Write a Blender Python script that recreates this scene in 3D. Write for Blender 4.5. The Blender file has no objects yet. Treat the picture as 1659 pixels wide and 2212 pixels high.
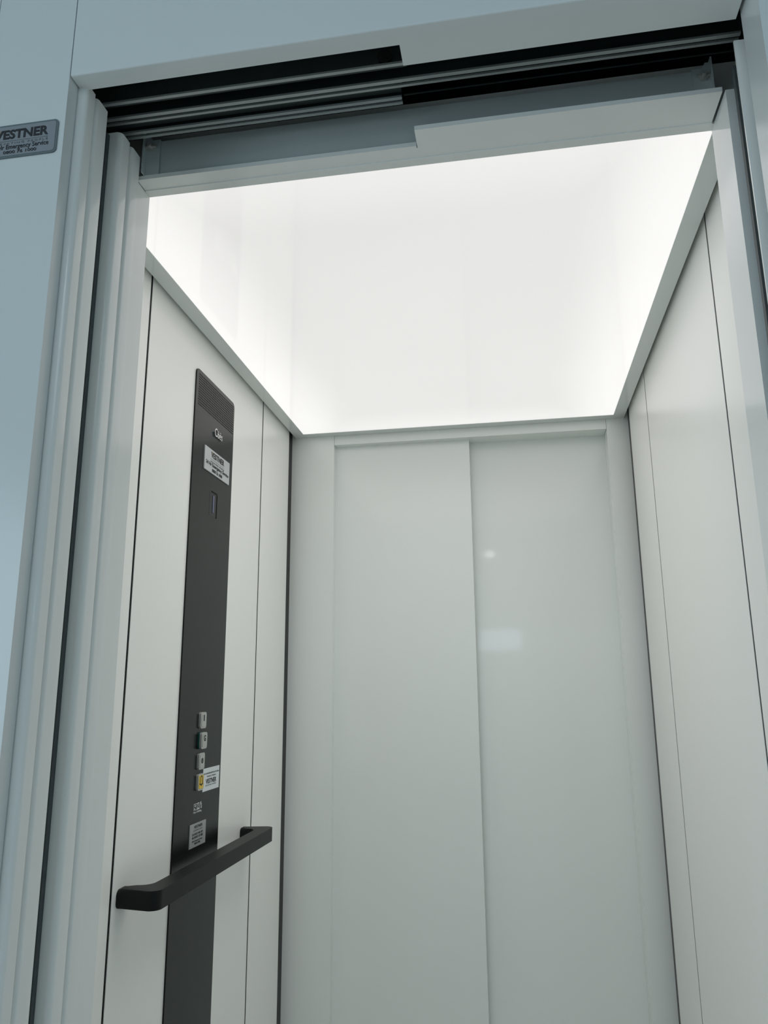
import bpy, bmesh, math
from mathutils import Vector, Matrix

S = 0.85                      # metres per measuring unit
def W(x, y, z): return Vector(((x + .15) * S, (y - 1.25) * S, z * S + 1.25))
C = bpy.context.scene.collection

# ------------------------------------------------------------------ materials
def mat(name, col, rough=.4, metal=0., spec=.5, coat=0., noise=0., nscale=6., bump=0., bscale=400.):
    m = bpy.data.materials.new(name); m.use_nodes = True
    nt = m.node_tree; b = nt.nodes['Principled BSDF']
    b.inputs['Base Color'].default_value = (*col, 1)
    b.inputs['Roughness'].default_value = rough
    b.inputs['Metallic'].default_value = metal
    b.inputs['Specular IOR Level'].default_value = spec
    b.inputs['Coat Weight'].default_value = coat
    b.inputs['Coat Roughness'].default_value = .05
    tc = nt.nodes.new('ShaderNodeTexCoord')
    if noise:
        n = nt.nodes.new('ShaderNodeTexNoise'); n.inputs['Scale'].default_value = nscale
        nt.links.new(tc.outputs['Object'], n.inputs['Vector'])
        mx = nt.nodes.new('ShaderNodeMix'); mx.data_type = 'RGBA'
        mx.inputs[6].default_value = (*[c * (1 - noise) for c in col], 1)
        mx.inputs[7].default_value = (*[min(1, c * (1 + noise)) for c in col], 1)
        nt.links.new(n.outputs['Fac'], mx.inputs[0])
        nt.links.new(mx.outputs[2], b.inputs['Base Color'])
    if bump:
        n2 = nt.nodes.new('ShaderNodeTexNoise'); n2.inputs['Scale'].default_value = bscale
        n2.inputs['Detail'].default_value = 2
        nt.links.new(tc.outputs['Object'], n2.inputs['Vector'])
        bp = nt.nodes.new('ShaderNodeBump'); bp.inputs['Strength'].default_value = bump
        bp.inputs['Distance'].default_value = .001
        nt.links.new(n2.outputs['Fac'], bp.inputs['Height'])
        nt.links.new(bp.outputs['Normal'], b.inputs['Normal'])
    return m
def emis(name, col, s):
    m = bpy.data.materials.new(name); m.use_nodes = True
    b = m.node_tree.nodes['Principled BSDF']
    b.inputs['Base Color'].default_value = (*[c * .5 for c in col], 1)
    b.inputs['Emission Color'].default_value = (*col, 1)
    b.inputs['Emission Strength'].default_value = s
    return m

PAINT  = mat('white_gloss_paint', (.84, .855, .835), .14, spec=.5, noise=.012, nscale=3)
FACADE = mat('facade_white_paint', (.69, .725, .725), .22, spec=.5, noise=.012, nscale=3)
CARW   = mat('car_wall_laminate', (.905, .905, .875), .27, spec=.45, noise=.01, nscale=3, bump=.05, bscale=900)
REAR   = mat('rear_door_paint', (.83, .86, .835), .26, spec=.4, coat=.35, noise=.012, nscale=3, bump=.04, bscale=500)
FRAMEW = mat('ceiling_frame_lacquer', (.74, .78, .76), .12, spec=.5, noise=.01)
GAP    = mat('black_joint_rubber', (.003, .003, .0035), .5, spec=.12, noise=.1)
STRIP  = mat('black_corner_profile', (.008, .009, .009), .35, spec=.25, noise=.1)
STRIP2 = mat('brown_black_corner_profile', (.020, .017, .016), .35, spec=.3, noise=.1)
ANTH   = mat('anthracite_powder_coat', (.007, .008, .0075), .19, spec=.22, noise=.04, nscale=30, bump=.08, bscale=1500)
RAILB  = mat('black_soft_touch', (.007, .008, .008), .42, spec=.2, noise=.08, nscale=40, bump=.3, bscale=2500)
STEEL  = mat('brushed_steel', (.50, .50, .475), .30, metal=.4, noise=.06, nscale=60)
CHROME = mat('bright_metal', (.80, .80, .80), .15, metal=1, noise=.02)
ALU    = mat('track_aluminium', (.40, .43, .43), .45, metal=.6, noise=.08, nscale=20)
TRACKD = mat('dark_track_steel', (.030, .042, .042), .45, metal=.3, noise=.15, nscale=12)
SHAFT  = mat('shaft_black', (.008, .010, .010), .8, spec=.1, noise=.2)
PLATE  = mat('galvanised_plate', (.48, .53, .53), .45, metal=0, noise=.05, nscale=10)
LBLS   = mat('silver_label', (.58, .60, .61), .35, metal=.35, noise=.03, nscale=80)
LBLF   = mat('silver_label_landing', (.29, .31, .335), .4, metal=.4, noise=.04, nscale=80)
LBLFE  = mat('label_rim', (.15, .19, .20), .4, metal=.3, noise=.04)
LBLD   = mat('silver_fire_plate', (.42, .43, .43), .4, metal=.4, noise=.04, nscale=80)
PAPER  = mat('white_sticker', (.72, .75, .78), .4, noise=.02)
INK    = mat('black_ink', (.015, .015, .018), .5, noise=.1)
INKG   = mat('grey_ink', (.16, .17, .18), .5, noise=.1)
GOLD   = mat('gold_ink', (.45, .36, .18), .5, noise=.1)
WHITEI = mat('white_print', (.70, .70, .70), .5, noise=.05)
GAPSHADE   = mat('gap_shade_dark', (.070, .085, .088), .6, noise=.15, nscale=60)  # dark tone painted for the shade inside gaps at the doors
GREEN  = mat('green_halo_ring', (.005, .075, .06), .3, noise=.1)
YEL    = mat('yellow_enamel', (.75, .50, .02), .35, noise=.06, nscale=60)
BLKP   = mat('black_plastic', (.008, .008, .009), .4, noise=.1)
DISPM  = mat('display_lens', (.022, .024, .026), .2, spec=.5, noise=.1)
DIGIT  = emis('display_digit', (.16, .17, .28), .10)
SKYM   = emis('daylit_glass', (.62, .85, 1.0), 6.0)
LAMP   = emis('downlight_lens', (.95, 1., 1.), 26.)
HALLW  = mat('hall_wall_paint', (.60, .66, .69), .7, noise=.03)
HALLC  = mat('hall_ceiling_paint', (.62, .70, .74), .8, noise=.02)
HALLF  = mat('hall_floor_tile', (.70, .66, .60), .45, noise=.08, nscale=4)
CARF   = mat('car_floor_vinyl', (.55, .55, .53), .6, noise=.06, nscale=60)

# luminous ceiling: LED strips along the edges of an opal sheet
def luminous():
    m = bpy.data.materials.new('opal_light_sheet'); m.use_nodes = True
    nt = m.node_tree; b = nt.nodes['Principled BSDF']; N = nt.nodes.new
    b.inputs['Base Color'].default_value = (.22, .22, .22, 1)
    b.inputs['Roughness'].default_value = .06
    tc = N('ShaderNodeTexCoord'); sp = N('ShaderNodeSeparateXYZ')
    nt.links.new(tc.outputs['Generated'], sp.inputs[0])
    def edge(o, wd):
        a = N('ShaderNodeMath'); a.operation = 'SUBTRACT'; a.inputs[1].default_value = .5
        nt.links.new(sp.outputs[o], a.inputs[0])
        c = N('ShaderNodeMath'); c.operation = 'ABSOLUTE'; nt.links.new(a.outputs[0], c.inputs[0])
        r = N('ShaderNodeMapRange'); r.interpolation_type = 'SMOOTHSTEP'
        r.inputs['From Min'].default_value = .5 - wd; r.inputs['From Max'].default_value = .5
        nt.links.new(c.outputs[0], r.inputs['Value']); return r.outputs[0]
    mx = N('ShaderNodeMath'); mx.operation = 'MAXIMUM'
    nt.links.new(edge('X', .22), mx.inputs[0])
    e2 = N('ShaderNodeMath'); e2.operation = 'MULTIPLY'; e2.inputs[1].default_value = .45
    nt.links.new(edge('Y', .14), e2.inputs[0]); nt.links.new(e2.outputs[0], mx.inputs[1])
    n = N('ShaderNodeTexNoise'); n.inputs['Scale'].default_value = 2.2
    nt.links.new(tc.outputs['Generated'], n.inputs['Vector'])
    rm = N('ShaderNodeMapRange'); rm.inputs['To Min'].default_value = .67; rm.inputs['To Max'].default_value = .84
    nt.links.new(mx.outputs[0], rm.inputs['Value'])
    ad = N('ShaderNodeMath'); ad.operation = 'MULTIPLY_ADD'; ad.inputs[1].default_value = .05
    nt.links.new(n.outputs['Fac'], ad.inputs[0]); nt.links.new(rm.outputs[0], ad.inputs[2])
    b.inputs['Emission Color'].default_value = (1., .985, .965, 1)
    nt.links.new(ad.outputs[0], b.inputs['Emission Strength'])
    return m
LUM = luminous()

# ------------------------------------------------------------------ object helpers
def props(o, label=None, cat=None, group=None, kind=None):
    if label: o['label'] = label
    if cat: o['category'] = cat
    if group: o['group'] = group
    if kind: o['kind'] = kind
    return o
def empty(name, x, y, z, label, cat, group=None, kind=None):
    o = bpy.data.objects.new(name, None); o.empty_display_size = .1
    C.objects.link(o); o.location = W(x, y, z)
    return props(o, label, cat, group, kind)
def rootloc(o):
    while o.parent: o = o.parent
    return o.location
def finish(name, bm, m, parent=None, bevel=0., seg=2, smooth=False):
    if bevel:
        es = [e for e in bm.edges if len(e.link_faces) == 2 and e.calc_face_angle(0) > .5]
        bmesh.ops.bevel(bm, geom=es, offset=bevel * S, segments=seg, affect='EDGES', profile=.5, clamp_overlap=True)
    bmesh.ops.recalc_face_normals(bm, faces=bm.faces)
    if parent:
        bmesh.ops.translate(bm, verts=bm.verts, vec=-rootloc(parent)); loc = Vector((0, 0, 0))
    else:
        xs = [v.co for v in bm.verts]
        loc = Vector(((min(v.x for v in xs) + max(v.x for v in xs)) / 2, (min(v.y for v in xs) + max(v.y for v in xs)) / 2, min(v.z for v in xs)))
        bmesh.ops.translate(bm, verts=bm.verts, vec=-loc)
    me = bpy.data.meshes.new(name); bm.to_mesh(me); bm.free()
    me.materials.append(m)
    if smooth or bevel:
        for p in me.polygons: p.use_smooth = True
        try: me.set_sharp_from_angle(angle=math.radians(40))
        except Exception: pass
    o = bpy.data.objects.new(name, me); C.objects.link(o); o.location = loc
    if parent: o.parent = parent
    return o
def addbox(bm, x0, x1, y0, y1, z0, z1):
    vs = [bm.verts.new(W(x, y, z)) for x in (x0, x1) for y in (y0, y1) for z in (z0, z1)]
    for f in ((0,1,3,2),(4,6,7,5),(0,4,5,1),(2,3,7,6),(0,2,6,4),(1,5,7,3)):
        bm.faces.new([vs[i] for i in f])
def boxes(name, L, m, parent=None, bevel=0., seg=2):
    bm = bmesh.new()
    for b in L: addbox(bm, *b)
    return finish(name, bm, m, parent, bevel, seg)
def prism(bm, pts, axis, a0, a1):
    """pts: 2-D outline; axis 'z': (x,y) outline swept z a0..a1; axis 'x': (y,z) outline swept in x"""
    def P(p, a):
        if axis == 'z': return W(p[0], p[1], a)
        if axis == 'x': return W(a, p[0], p[1])
        return W(p[0], a, p[1])
    A = [bm.verts.new(P(p, a0)) for p in pts]; B = [bm.verts.new(P(p, a1)) for p in pts]
    bm.faces.new(A); bm.faces.new(B[::-1]); n = len(pts)
    for i in range(n): bm.faces.new([A[i], B[i], B[(i+1) % n], A[(i+1) % n]])
def rrect(u0, u1, v0, v1, r, n=5):
    out = []
    for cu, cv, a in ((u1-r, v1-r, 0), (u0+r, v1-r, 90), (u0+r, v0+r, 180), (u1-r, v0+r, 270)):
        for i in range(n+1):
            t = math.radians(a + 90*i/n); out.append((cu + r*math.cos(t), cv + r*math.sin(t)))
    return out
def rplate(name, u0, u1, v0, v1, r, axis, a0, a1, m, parent=None, bevel=0.):
    bm = bmesh.new(); prism(bm, rrect(u0, u1, v0, v1, r), axis, a0, a1)
    return finish(name, bm, m, parent, bevel)
def ring(name, u0, u1, v0, v1, r, t, axis, a0, a1, m, parent):
    bm = bmesh.new()
    o = rrect(u0, u1, v0, v1, r); i = rrect(u0+t, u1-t, v0+t, v1-t, max(r-t, .0004)); n = len(o)
    def P(p, a):
        if axis == 'x': return W(a, p[0], p[1])
        return W(p[0], a, p[1])
    R = [[bm.verts.new(P(p, a)) for p in q] for q, a in ((o, a0), (o, a1), (i, a1), (i, a0))]
    for k in range(4):
        A, B = R[k], R[(k+1) % 4]
        for j in range(n): bm.faces.new([A[j], A[(j+1) % n], B[(j+1) % n], B[j]])
    return finish(name, bm, m, parent)
def text_bm(s, u0, u1, v0, v1, axis, a, depth, bold=0., spacing=1., bm=None):
    cu = bpy.data.curves.new('t', 'FONT'); cu.body = s; cu.size = 1; cu.offset = bold
    cu.space_character = spacing; cu.resolution_u = 3
    cu.extrude = .5
    o = bpy.data.objects.new('t', cu); C.objects.link(o)
    bpy.context.view_layer.update()
    me = bpy.data.meshes.new_from_object(o.evaluated_get(bpy.context.evaluated_depsgraph_get()))
    bpy.data.objects.remove(o); bpy.data.curves.remove(cu)
    xs = [v.co.x for v in me.vertices]; ys = [v.co.y for v in me.vertices]
    ax, bx, ay, by = min(xs), max(xs), min(ys), max(ys)
    for v in me.vertices:
        u = u0 + (v.co.x - ax) / (bx - ax) * (u1 - u0); w = v0 + (v.co.y - ay) / (by - ay) * (v1 - v0)
        t = a + (depth if v.co.z > 0 else 0)
        v.co = W(t, u, w) if axis == 'x' else W(u, a - (depth if v.co.z > 0 else 0), w)
    b = bm or bmesh.new(); b.from_mesh(me); bpy.data.meshes.remove(me)
    return b
def text(name, s, u0, u1, v0, v1, axis, a, m, parent, depth=.0006, bold=0., spacing=1.):
    return finish(name, text_bm(s, u0, u1, v0, v1, axis, a, depth, bold, spacing), m, parent)
def cyl(bm, c, ax, r, h, n=16):
    """c = centre of base in units, ax = 0/1/2 axis, h signed"""
    A, B = [], []
    for i in range(n):
        t = 2*math.pi*i/n; p = [c[0], c[1], c[2]]; k = [j for j in range(3) if j != ax]
        p[k[0]] += r*math.cos(t); p[k[1]] += r*math.sin(t); A.append(bm.verts.new(W(*p)))
        p[ax] += h; B.append(bm.verts.new(W(*p)))
    bm.faces.new(A); bm.faces.new(B[::-1])
    for i in range(n): bm.faces.new([A[i], B[i], B[(i+1) % n], A[(i+1) % n]])

FL = -1.47                     # floor
HC = 1.94                      # hall ceiling
OL, OR = -.678, .378           # door opening, left and right

# ------------------------------------------------------------------ the hall (mostly behind the camera)
props(boxes('floor', [(-3.2, 2.6, -5.7, .965, FL-.06, FL)], HALLF), 'pale grey tiled hall floor in front of the lift', 'floor', kind='structure')
props(boxes('ceiling', [(-3.2, 2.6, -5.7, .965, HC, HC+.06)], HALLC), 'plain white hall ceiling above the lift entrance', 'ceiling', kind='structure')
props(boxes('wall_left', [(-3.26, -3.2, -5.7, .965, FL, HC)], HALLW), 'pale blue-grey hall wall on the left of the lift', 'wall', kind='structure')
props(boxes('wall_right', [(2.6, 2.66, -5.7, .965, FL, HC)], HALLW), 'pale blue-grey hall wall on the right of the lift', 'wall', kind='structure')
wx0, wx1, wz0, wz1 = -.54, .12, .55, .89
bx = [(-3.26, wx0, -5.76, -5.7, FL, HC), (wx1, 2.66, -5.76, -5.7, FL, HC), (wx0, wx1, -5.76, -5.7, FL, wz0), (wx0, wx1, -5.76, -5.7, wz1, HC)]
props(boxes('wall_back', bx, HALLW), 'pale blue-grey hall wall facing the lift, with a small high window', 'wall', kind='structure')
wn = empty('window_1', (wx0+wx1)/2, -5.73, wz0, 'small high daylit window in the hall wall facing the lift', 'window', kind='structure')
boxes('window_pane', [(wx0+.02, wx1-.02, -5.735, -5.725, wz0+.02, wz1-.02)], SKYM, wn)
boxes('window_frame', [(wx0, wx0+.02, -5.76, -5.7, wz0, wz1), (wx1-.02, wx1, -5.76, -5.7, wz0, wz1), (wx0+.02, wx1-.02, -5.76, -5.7, wz0, wz0+.02), (wx0+.02, wx1-.02, -5.76, -5.7, wz1-.02, wz1)], PAINT, wn)
for i, (lx, ly, wh) in enumerate(((-.31, -5.2, 'nearest the window'), (-.9, -1.4, 'nearest the lift facade'))):
    t = empty('ceiling_downlight', lx, ly, HC, 'round white recessed downlight in the hall ceiling, ' + wh, 'lamp', 'hall ceiling downlights')
    bm = bmesh.new(); cyl(bm, (lx, ly, HC-.034), 2, .070, .033, 24); finish('lamp_lens', bm, LAMP, t)
    bm = bmesh.new()
    n = 32; R = [[bm.verts.new(W(lx + r*math.cos(2*math.pi*k/n), ly + r*math.sin(2*math.pi*k/n), z)) for k in range(n)] for r, z in ((.075, HC-.001), (.075, HC-.012), (.095, HC-.012), (.098, HC-.001))]
    for k in range(4):
        for j in range(n): bm.faces.new([R[k][j], R[k][(j+1) % n], R[(k+1) % 4][(j+1) % n], R[(k+1) % 4][j]])
    finish('trim_ring', bm, PAINT, t)

# ------------------------------------------------------------------ lift facade
wf = empty('wall_front', -.15, .965, FL, 'glossy white lift facade around the open doorway', 'wall', kind='structure')
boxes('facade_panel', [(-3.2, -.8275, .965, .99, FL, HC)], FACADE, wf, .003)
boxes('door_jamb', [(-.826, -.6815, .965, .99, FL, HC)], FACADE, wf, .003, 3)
bm = bmesh.new()
addbox(bm, -.6795, .3735, .965, .998, .99, HC)
ylim = W(0, .966, 0).y; zlim = W(0, 0, .991).z
es = [e for e in bm.edges if all(v.co.y < ylim and v.co.z < zlim for v in e.verts)]
bmesh.ops.bevel(bm, geom=es, offset=.003*S, segments=3, affect='EDGES', profile=.5)
addbox(bm, -.137, .3735, .998, 1.04, .99, .9945)
o = finish('header_panel', bm, FACADE, wf, smooth=True)
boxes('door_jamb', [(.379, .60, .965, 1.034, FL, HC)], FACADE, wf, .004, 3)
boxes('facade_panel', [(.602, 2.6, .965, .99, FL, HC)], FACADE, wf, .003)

# shaft lining: closes off the dark space round the car
props(boxes('wall_shaft', [(-1.50, -1.44, .995, 3.12, FL, 1.42), (.95, 1.01, 1.04, 3.12, FL, 1.42), (-1.44, .95, 3.06, 3.12, FL, 1.42),
      (-1.5, 1.01, .999, 3.12, 1.42, 1.46), (-1.5, -.86, 1.26, 1.27, FL, 1.42), (.48, 1.01, 1.26, 1.27, FL, 1.42), (-.86, .48, 1.262, 1.27, 1.09, 1.42)], SHAFT),
      'black lining of the lift shaft seen in the slot above the doorway', 'wall', kind='structure')

# ------------------------------------------------------------------ landing door: two leaves slid open to the left
def leaf(name, x0, x1, y0, y1, z0, z1, m, parent, r=.006):
    bm = bmesh.new(); pts = rrect(x0, x1, y0, y1, .0008, 1)
    # round the two vertical edges of the leading edge that face the hall
    pts = []
    for cu, cv, a, rr in ((x1-.001, y1-.001, 0, .001), (x0+.001, y1-.001, 90, .001), (x0+.001, y0+.001, 180, .001), (x1-r, y0+r, 270, r)):
        for i in range(7):
            t = math.radians(a + 90*i/6); pts.append((cu + rr*math.cos(t), cv + rr*math.sin(t)))
    prism(bm, pts, 'z', z0, z1)
    return finish(name, bm, m, parent, smooth=True)
d1 = empty('door_1', -.94, 1.03, FL, 'open two-leaf sliding landing door, its leaves stacked at the left of the doorway', 'door', kind='structure')
leaf('door_leaf', -1.215, -.666, .9925, 1.0185, FL+.01, .998, PAINT, d1, .008)
leaf('door_leaf', -1.215, -.666, 1.0245, 1.0590, FL+.01, .998, PAINT, d1, .008)
boxes('closing_stop', [(.3745, .44, 1.0625, 1.0665, FL, .9727)], PAINT, d1, .0015, 3)
d2 = empty('door_2', -.94, 1.14, FL, 'open two-leaf sliding car door with white surround, behind the landing door', 'door', kind='structure')
leaf('door_leaf', -1.215, -.666, 1.108, 1.1395, FL+.01, .998, PAINT, d2, .010)
leaf('door_leaf', -1.215, -.666, 1.1465, 1.180, FL+.01, .998, PAINT, d2, .008)
boxes('gap_shade_strip', [(.3865, .45, 1.112, 1.122, FL, .971)], GAPSHADE, d2, .002, 3)  # coloured dark to stand for the shaded recess behind the closing stop
boxes('gap_shade_strip', [(-.73, -.6885, 1.098, 1.1075, FL+.01, .992)], GAPSHADE, d2)  # dark strip put in for the shade between landing and car leaves
boxes('door_jamb', [(-.865, -.679, 1.193, 1.25, FL, .962)], PAINT, d2, .003, 3)
boxes('door_jamb', [(.3845, .475, 1.156, 1.25, FL, .9645)], PAINT, d2, .004, 3)
bm = bmesh.new()
prism(bm, [(-.6785, 1.197), (-.136, 1.197), (-.136, 1.203), (-.1345, 1.203), (-.1345, 1.1565), (.3800, 1.1565), (.3800, 1.2325), (-.6785, 1.2325)], 'z', .963, .9655)
addbox(bm, -.6785, -.136, 1.197, 1.1995, .9655, .9715)
addbox(bm, -.1345, .3800, 1.1565, 1.159, .9655, .9715)
finish('header_sill', bm, PAINT, d2)
boxes('header_panel', [(-.865, .475, 1.2325, 1.25, .9625, 1.085)], PAINT, d2)
boxes('header_panel', [(-.6780, .3805, 1.2290, 1.2345, .9612, .9630)], PAINT, d2, .0006)
boxes('mounting_plate', [(-.664, .376, 1.203, 1.2075, .9655, 1.0485)], PLATE, d2)
# end brackets with their bolts
for sx, xx in ((1, -.6665), (-1, .3785)):
    bm = bmesh.new()
    prism(bm, [(xx + sx*.001, .966), (xx + sx*.001, 1.060), (xx + sx*.008, 1.060), (xx + sx*.014, 1.049), (xx + sx*.030, 1.049), (xx + sx*.030, 1.043), (xx+sx*.030, .966)], 'y', 1.1985, 1.2015)
    addbox(bm, min(xx, xx + sx*.0025), max(xx, xx + sx*.0025), 1.186, 1.2015, .972, 1.060)
    br = finish('bracket', bm, PLATE, d2)
    bm = bmesh.new()
    cyl(bm, (xx + sx*.013, 1.1985, 1.030), 1, .0085, -.004, 6)
    cyl(bm, (xx + sx*.013, 1.1945, 1.030), 1, .004, -.010, 10)
    addbox(bm, xx + sx*.013 - .012, xx + sx*.013 + .012, 1.1900, 1.1945, 1.0285, 1.0315)
    finish('bolt', bm, STEEL, br)

# ------------------------------------------------------------------ sliding door tracks in the slot
tr = empty('sliding_door_track', -.15, 1.10, 1.02, 'dark overhead double track of the sliding doors in the slot above the doorway', 'door track')
XL, XM, XR = -1.20, -.150, .40
def railpair(name, x0, x1, ys, z=1.02):
    bm = bmesh.new(); a, b, c, d = ys
    addbox(bm, x0, x1, a, b, z, z+.004); addbox(bm, x0, x1, c, d, z, z+.004)
    return finish(name, bm, ALU, tr)
railpair('rail', XL, XR, (1.0995, 1.1065, 1.1125, 1.1175))
railpair('rail', XL, XM-.004, (1.139, 1.1455, 1.151, 1.157))
boxes('rail', [(XL, XM+.012, 1.0645, 1.0705, 1.02, 1.024)], ALU, tr)
boxes('hanger_bar', [(XL, XM+.014, 1.0705, 1.076, 1.022, 1.11)], TRACKD, tr)
boxes('hanger_bar', [(XL, XR, 1.1075, 1.1115, 1.026, 1.10)], TRACKD, tr)
boxes('hanger_bar', [(XL, XM-.004, 1.1180, 1.1385, 1.030, 1.10)], TRACKD, tr)
boxes('hanger_bar', [(XL, XM-.004, 1.1465, 1.1500, 1.026, 1.10)], TRACKD, tr)
boxes('guide_lip', [(XM, XR, 1.1380, 1.139, 1.0215, 1.024)], TRACKD, tr)
boxes('track_housing', [(XL, XR+.05, 1.002, 1.20, 1.115, 1.12), (XM, XR, 1.046, 1.05, 1.05, 1.115)], TRACKD, tr)
bm = bmesh.new(); cyl(bm, (-.172, 1.0705, 1.040), 1, .013, -.004, 20); cyl(bm, (-.172, 1.0665, 1.040), 1, .006, -.003, 12)
finish('roller', bm, BLKP, tr)
bm = bmesh.new(); addbox(bm, .335, .350, 1.052, 1.056, 1.034, 1.036); addbox(bm, .335, .344, 1.052, 1.055, 1.024, 1.028)
finish('end_clip', bm, STEEL, tr)

# ------------------------------------------------------------------ the car
LX, RX = -.850, .455
CT = 1.075
props(boxes('floor', [(-.865, .475, 1.03, 2.95, FL-.05, FL)], CARF), 'pale vinyl floor of the lift car', 'floor', kind='structure')  # unseen; colour made pale to bounce light up the walls
def carwall(name, x, s, y_s1, y_s2, label):
    w = empty(name, x, 2.05, FL, label, 'wall', kind='structure')
    g = .0050
    xo = x - s*.0075
    for a, b in ((1.292, y_s1-g), (y_s1+g, y_s2-g), (y_s2+g, 2.800)):
        boxes('wall_panel', [(min(x, xo), max(x, xo), a, b, FL, CT)], CARW, w, 0.0005, 1)
    boxes('joint_backing', [(min(xo, xo-s*.004), max(xo, xo-s*.006), 1.25, 2.87, FL, CT)], GAP, w)
    for yy in (y_s1, y_s2):
        xj = x - s*.0012
        boxes('joint_strip', [(min(xj, xo), max(xj, xo), yy-g, yy+g, FL, CT)], GAP, w)
    return w, xo
wl, xo = carwall('wall_left', LX, 1, 1.6075, 2.4765, 'white panelled side wall of the lift car carrying the handrail')
boxes('corner_strip', [(xo, LX-.004, 2.803, 2.858, FL, CT)], STRIP, wl, .001)
boxes('corner_strip', [(xo, LX-.004, 1.252, 1.289, FL, CT)], STRIP, wl, .001)
wr, xo = carwall('wall_right', RX, -1, 1.5985, 2.4515, 'plain white panelled side wall of the lift car without a handrail')
boxes('corner_strip', [(RX+.004, xo, 2.816, 2.858, FL, CT)], STRIP2, wr, .001)
boxes('corner_strip', [(RX+.004, xo, 1.252, 1.289, FL, CT)], STRIP, wr, .001)

ce = empty('ceiling', -.2, 2.05, 1.0, 'glowing white luminous ceiling of the lift car with grey frame', 'ceiling', kind='structure')
x0, x1, y0, y1 = -.8395, .4445, 1.2515, 2.860; b = .0425
bm = bmesh.new()
O = [(x0, y0), (x1, y0), (x1, y1), (x0, y1)]; I = [(x0+b, y0+b-.008), (x1-b, y0+b-.008), (x1-b, y1-b), (x0+b, y1-b)]
R = [[bm.verts.new(W(*p, z)) for p in q] for q, z in ((O, 1.0), (O, 1.03), (I, 1.03), (I, 1.0))]
for k in range(4):
    for j in range(4): bm.faces.new([R[k][j], R[k][(j+1) % 4], R[(k+1) % 4][(j+1) % 4], R[(k+1) % 4][j]])
finish('ceiling_frame', bm, FRAMEW, ce, .0006)
boxes('light_panel', [(x0+b, x1-b, y0+b-.008, y1-b, 1.0012, 1.006)], LUM, ce)
boxes('roof', [(-.87, .475, 1.25, 2.872, CT, CT+.01)], SHAFT, ce)

# rear landing door, closed
d3 = empty('door_3', -.15, 2.9, FL, 'closed two-leaf white sliding door in the rear wall of the lift car', 'door', kind='structure')
boxes('door_jamb', [(-.868, -.6805, 2.86, 2.955, FL, CT)], REAR, d3, .003, 3)
boxes('door_jamb', [(.3785, .475, 2.86, 2.955, FL, CT)], REAR, d3, .003, 3)
boxes('header_panel', [(-.6795, .3775, 2.861, 2.955, .962, CT)], REAR, d3, .002, 3)
leaf2 = boxes('door_leaf', [(-.72, -.1435, 2.893, 2.925, FL+.01, 1.0)], REAR, d3, .002, 3)
boxes('door_leaf', [(-.165, .42, 2.9400, 2.954, FL+.01, 1.0)], REAR, d3, .002)

# ------------------------------------------------------------------ control panel on the left wall
cp = empty('control_panel', LX, 2.04, -1.2, 'tall anthracite lift control panel with speaker grille, display and four buttons', 'control panel')
PX = LX + .004
bm = bmesh.new()
prism(bm, rrect(1.890, 2.186, -1.20, .892, .016, 6), 'x', LX, PX)
finish('faceplate', bm, ANTH, cp, .0008)
bm = bmesh.new()
for r in range(13):
    for c in range(38):
        y = 1.9095 + c*(2.1755-1.9095)/37; z = .878 - r*.00735
        cyl(bm, (PX, y, z), 0, .0026, .0003, 6)
finish('speaker_grille', bm, GAP, cp)
# raised maker's lettering
bm = text_bm('C', 2.0270, 2.0445, .7335, .7590, 'x', PX, .0045, .0)
bm = text_bm('ib', 2.0475, 2.0600, .7335, .7560, 'x', PX, .0045, .0, bm=bm)
bm = text_bm('ës', 2.0620, 2.0850, .7335, .7550, 'x', PX, .0045, .0, bm=bm)
finish('raised_logo', bm, CHROME, cp)

# 24 hour plate
p24 = rplate('service_plate', 1.9640, 2.1560, .6165, .6860, .0012, 'x', PX, PX+.003, LBLS, cp, .0004)
p24['label'] = 'silver service plate near the top of the panel'
A = PX + .0031
text('lettering', 'VESTNER', 2.010, 2.110, .6630, .6800, 'x', A, INK, p24, bold=.02)
bm = bmesh.new(); addbox(bm, A, A+.0004, 2.008, 2.111, .6568, .6576)
finish('underline', bm, INKG, p24)
bm = bmesh.new(); prism(bm, [(2.0135, .6795), (2.0195, .6795), (2.0170, .6715)], 'x', A, A+.0008); finish('emblem', bm, GOLD, p24)
text('lettering', 'ELEVATING PEOPLE', 2.008, 2.111, .6480, .6525, 'x', A, INKG, p24, spacing=1.3)
text('lettering', '24 Hr Emergency Service', 1.974, 2.148, .6335, .6470, 'x', A, INK, p24, bold=.012)
text('lettering', '0800 76 1000', 2.020, 2.098, .6215, .6310, 'x', A, INK, p24, bold=.008)
# floor display
ds = rplate('display', 2.018, 2.0745, .494, .567, .005, 'x', PX, PX+.0003, ANTH, cp)
bm = bmesh.new()
addbox(bm, PX+.0004, PX+.0012, 2.0715, 2.0750, .494, .563); addbox(bm, PX+.0004, PX+.0012, 2.030, 2.073, .5640, .5672)
finish('display_rim', bm, GAP, ds)
text('digit', '1', 2.042, 2.0525, .5045, .5560, 'x', PX+.0007, DIGIT, ds, bold=-.015)
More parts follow.
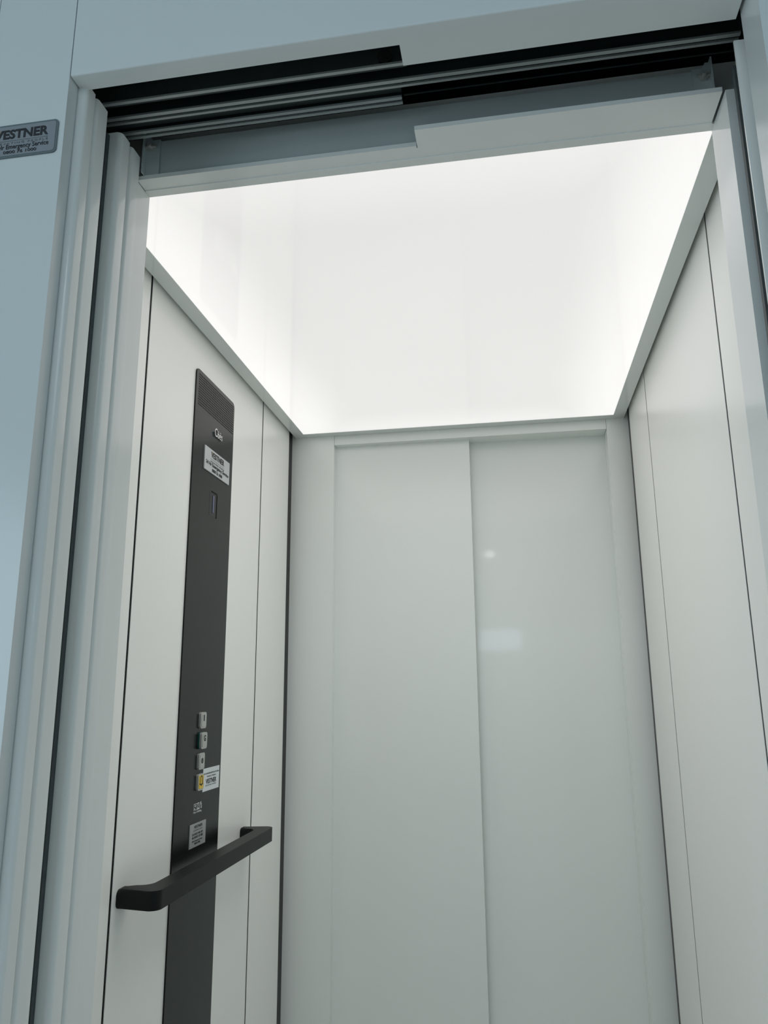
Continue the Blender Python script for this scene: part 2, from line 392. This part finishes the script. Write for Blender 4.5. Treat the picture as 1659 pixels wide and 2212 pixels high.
# buttons
def button(z0, z1, sym, shift=0., yellow=False, halo=False):
    y0, y1 = 2.0145 + shift, 2.0530 + shift
    b0 = PX
    if halo:
        b0 = PX + .0045
    bt = rplate('push_button', y0, y1, z0, z1, .007, 'x', b0, b0+.0060, STEEL, cp, .0016)
    if halo: rplate('halo_ring', y0-.0005, y1+.0005, z0-.0005, z1+.0005, .007, 'x', PX, PX+.0046, GREEN, bt, .0008)
    f = rplate('button_face', y0+.0055, y1-.005, z0+.0045, z1-.0045, .003, 'x', b0+.0055, b0+.0072, YEL if yellow else STEEL, bt, .0004)
    if yellow: bt['label'] = 'yellow alarm button'
    A = b0 + .0072; yc = (y0+y1)/2; zc = (z0+z1)/2
    if sym == 'bell':
        bm = bmesh.new()
        def strip(P, w=.0013):
            for (a, c) in zip(P, P[1:]):
                d = Vector((c[0]-a[0], c[1]-a[1])); d.normalize(); n = Vector((-d.y, d.x))*w
                q = [(a[0]+n.x, a[1]+n.y), (c[0]+n.x, c[1]+n.y), (c[0]-n.x, c[1]-n.y), (a[0]-n.x, a[1]-n.y)]
                prism(bm, q, 'x', A, A+.0005)
        zc += .004
        P = [(yc-.0100, zc-.0095), (yc-.0072, zc-.0065), (yc-.0066, zc+.003)]
        for i in range(9):
            t = math.radians(180 - 22.5*i); P.append((yc + .0066*math.cos(t), zc + .004 + .0075*math.sin(t)))
        P += [(yc+.0066, zc+.003), (yc+.0072, zc-.0065), (yc+.0100, zc-.0095), (yc-.0100, zc-.0095)]
        strip(P)
        cyl(bm, (A, yc, zc-.0115), 0, .0026, .0005, 10)
        finish('bell_symbol', bm, INK, bt)
    else:
        w = .0030 if sym == '1' else .0062
        text('numeral', sym, yc-w, yc+w, zc-.006+(.004 if sym != '0' else 0), zc+.011+(.003 if sym != '0' else 0)-(.003 if sym == '0' else 0), 'x', A, INK, bt, bold=.035)
button(-.0950, -.0525, '1')
button(-.1475, -.1050, 'G', 0., halo=True)
button(-.2005, -.1580, '0')
button(-.2535, -.2110, 'bell', yellow=True)
# white monitoring sticker beside the alarm button
st = rplate('monitoring_sticker', 2.0600, 2.1760, -.2615, -.2020, .0006, 'x', PX, PX+.0006, PAPER, cp)
st['label'] = 'white sticker beside the yellow alarm button'
A = PX + .0007
bm = bmesh.new()
import random
rnd = random.Random(3); y = 2.066
while y < 2.170:                                  # illegible fine print
    w = rnd.uniform(.0012, .0034); h = rnd.choice((.0030, .0042, .0036))
    addbox(bm, A, A+.0003, y, y+w, -.2180, -.2180+h); y += w + rnd.choice((.0006, .0008, .0022))
finish('fine_print', bm, INKG, st)
text('lettering', 'Emergency Telephone', 2.087, 2.150, -.2270, -.2215, 'x', A, INKG, st, .0004)
text('lettering', 'VESTNER', 2.080, 2.154, -.2430, -.2305, 'x', A, INK, st, .0004, bold=.02)
text('lettering', 'ELEVATING PEOPLE', 2.079, 2.154, -.2490, -.2455, 'x', A, INKG, st, .0004, spacing=1.3)
# pictograms
bm = bmesh.new()
def fr(y0, y1, z0, z1, t=.0014):
    for b_ in ((y0, y1, z0, z0+t), (y0, y1, z1-t, z1), (y0, y0+t, z0+t, z1-t), (y1-t, y1, z0+t, z1-t)): addbox(bm, PX, PX+.0005, *b_)
fr(2.0075, 2.0265, -.3010, -.2850, .0010)
cyl(bm, (PX, 2.0170, -.2905), 0, .0030, .0005, 12); addbox(bm, PX, PX+.0005, 2.0110, 2.0160, -.2990, -.2960)
addbox(bm, PX, PX+.0005, 2.0290, 2.0420, -.2868, -.2846); addbox(bm, PX, PX+.0005, 2.0290, 2.0420, -.3012, -.2990)
cyl(bm, (PX, 2.0355, -.2905), 0, .0022, .0005, 10); prism(bm, [(2.0315, -.2985), (2.0395, -.2985), (2.0355, -.2930)], 'x', PX, PX+.0005)
for P in ([(2.0455, -.3010), (2.0485, -.3010), (2.0485, -.2930), (2.0525, -.2860), (2.0525, -.2825), (2.0455, -.2915)],
          [(2.0595, -.3010), (2.0565, -.3010), (2.0550, -.2980), (2.0565, -.2965), (2.0565, -.2930), (2.0525, -.2860), (2.0525, -.2825), (2.0595, -.2915)]):
    prism(bm, P, 'x', PX, PX+.0005)
finish('pictograms', bm, WHITEI, cp)
text('load_lettering', 'Max 5/400kg', 2.0065, 2.0600, -.3100, -.3040, 'x', PX, WHITEI, cp, .0004)
# fire plate
pf = rplate('fire_notice_plate', 1.9850, 2.0900, -.3915, -.3335, .0008, 'x', PX, PX+.002, LBLD, cp, .0003)
pf['label'] = 'dull silver fire notice plate at the bottom'
A = PX + .0021
text('lettering', 'VESTNER', 2.011, 2.0655, -.3455, -.3385, 'x', A, INK, pf, .0004, bold=.01)
bm = bmesh.new(); addbox(bm, A, A+.0003, 2.010, 2.066, -.3488, -.3483); finish('underline', bm, INKG, pf)
text('lettering', 'ELEVATING PEOPLE', 2.009, 2.067, -.3525, -.3502, 'x', A, INKG, pf, .0004, spacing=1.3)
text('lettering', 'DO NOT USE LIFT', 2.002, 2.071, -.3625, -.3570, 'x', A, INK, pf, .0004)
text('lettering', 'IN EVENT OF FIRE', 2.002, 2.071, -.3705, -.3648, 'x', A, INK, pf, .0004)
text('lettering', '24 Hr Emergency Service', 2.002, 2.068, -.3790, -.3745, 'x', A, INK, pf, .0004, bold=.01)
text('lettering', '0800 76 1000', 2.018, 2.054, -.3850, -.3805, 'x', A, INK, pf, .0004, bold=.01)

# ------------------------------------------------------------------ handrail
hr = empty('handrail', LX, 2.03, -.44, 'matte black handrail with squared end brackets across the left wall and control panel', 'handrail')
zt, zb, ox, ix = -.4040, -.4425, -.7565, -.798
def arc(cx, cy, r, a0, a1, n=8): return [(cx + r*math.cos(math.radians(a0+(a1-a0)*i/n)), cy + r*math.sin(math.radians(a0+(a1-a0)*i/n))) for i in range(n+1)]
ya, yb, xw, rO, rI, wd = 1.630, 2.424, LX+.0045, .022, .030, .047
P = [(xw, ya)] + arc(ox-rO, ya+rO, rO, -90, 0, 10) + arc(ox-.024, yb-.024, .024, 0, 90, 10) + [(xw, yb)]
P += [(xw, yb-wd)] + arc(ix-rI, yb-wd-rI, rI, 90, 0, 10) + arc(ix-rI, ya+wd+rI, rI, 0, -90, 10) + [(xw, ya+wd)]
bm = bmesh.new(); prism(bm, P, 'z', zb, zt)
ztop, zbot, xm = W(0, 0, zt).z, W(0, 0, zb).z, W(xw+.0005, 0, 0).x
es = [e for e in bm.edges if abs(e.verts[0].co.z - e.verts[1].co.z) < 1e-5 and not all(v.co.x < xm for v in e.verts)]
bmesh.ops.bevel(bm, geom=es, offset=.0125*S, segments=6, affect='EDGES', profile=.5, clamp_overlap=True)
finish('grip_bar', bm, RAILB, hr, smooth=True)
for a_, b_ in ((ya, ya+wd), (yb-wd, yb)):
    rplate('mounting_foot', a_, b_, zb, zt, .0115, 'x', LX, LX+.0046, RAILB, hr)

# ------------------------------------------------------------------ service sign on the facade
sg = empty('sign', -.765, .965, .848, 'small grey metallic service sign fixed to the white facade left of the doorway', 'sign')
rplate('sign_plate', -.8385, -.6915, .8465, .9085, .007, 'y', .9630, .9648, LBLFE, sg, .0005)
rplate('sign_face', -.8355, -.6950, .8500, .9052, .005, 'y', .9625, .9632, LBLF, sg)
A = .9625
text('lettering', 'VESTNER', -.8040, -.7075, .8810, .8985, 'y', A, INK, sg, .0005, bold=.035)
bm = bmesh.new(); prism(bm, [(-.8010, .8982), (-.7935, .8982), (-.7970, .8900)], 'y', A-.0007, A); finish('emblem', bm, GOLD, sg)
boxes('underline', [(-.8040, -.7075, A-.0004, A, .8772, .8779)], INKG, sg)
text('lettering', 'ELEVATING PEOPLE', -.8040, -.7075, .8712, .8748, 'y', A, INKG, sg, .0005, spacing=1.4)
text('lettering', '24 Hr Emergency Service', -.8080, -.7055, .8595, .8705, 'y', A, INK, sg, .0005, bold=.008)
text('lettering', '0800 76 1000', -.7850, -.7260, .8535, .8590, 'y', A, INK, sg, .0005, bold=.008)

# ------------------------------------------------------------------ light
def area(name, x, y, z, sx, sy, rot, power, col):
    l = bpy.data.lights.new(name, 'AREA'); l.shape = 'RECTANGLE'; l.size = sx*S; l.size_y = sy*S
    l.energy = power; l.color = col
    o = bpy.data.objects.new(name, l); C.objects.link(o); o.location = W(x, y, z); o.rotation_euler = rot
    return o
# added area lamps: daylight-coloured fill for the hall from the left and overhead
area('side_fill', -3.15, -2.3, .35, 3.0, 1.6, (math.radians(90), 0, math.radians(-90)), 32, (.74, .89, 1.0))
area('overhead_fill', -.3, -2.4, HC-.03, 2.2, 2.2, (0, 0, 0), 16, (.84, .93, 1.0))
# extra lamp added under the luminous ceiling to brighten the lower car walls
lo = area('overhead_fill', -.2, 2.05, .9995, 1.00, 1.32, (0, 0, 0), 2.75, (1., .985, .96))
lo.data.spread = math.radians(125)
w = bpy.data.worlds.new('world'); bpy.context.scene.world = w; w.use_nodes = True
w.node_tree.nodes['Background'].inputs[0].default_value = (.55, .7, .8, 1)
w.node_tree.nodes['Background'].inputs[1].default_value = .2

# ------------------------------------------------------------------ camera
yaw, pitch, roll, F = -.166167924, .229389860, -.00765117438, 1654.26824
f = Vector((math.sin(yaw)*math.cos(pitch), math.cos(yaw)*math.cos(pitch), math.sin(pitch)))
r = f.cross(Vector((0, 0, 1))); r.normalize(); u = r.cross(f)
r2 = r*math.cos(roll) + u*math.sin(roll); u2 = -r*math.sin(roll) + u*math.cos(roll)
cam = bpy.data.cameras.new('camera'); co = bpy.data.objects.new('camera', cam); C.objects.link(co)
M = Matrix((r2, u2, -f)).transposed().to_4x4(); M.translation = W(0, 0, 0); co.matrix_world = M
cam.sensor_fit = 'HORIZONTAL'; cam.sensor_width = 36; cam.lens = 36 * F / 1659; cam.clip_start = .02
bpy.context.scene.camera = co
vs = bpy.context.scene.view_settings
vs.view_transform = 'Standard'; vs.look = 'None'; vs.exposure = 0.0; vs.gamma = 1; vs.use_curve_mapping = False
cy = bpy.context.scene.cycles            # a white box lit from above needs its interreflections
cy.max_bounces = 24; cy.diffuse_bounces = 20; cy.glossy_bounces = 8
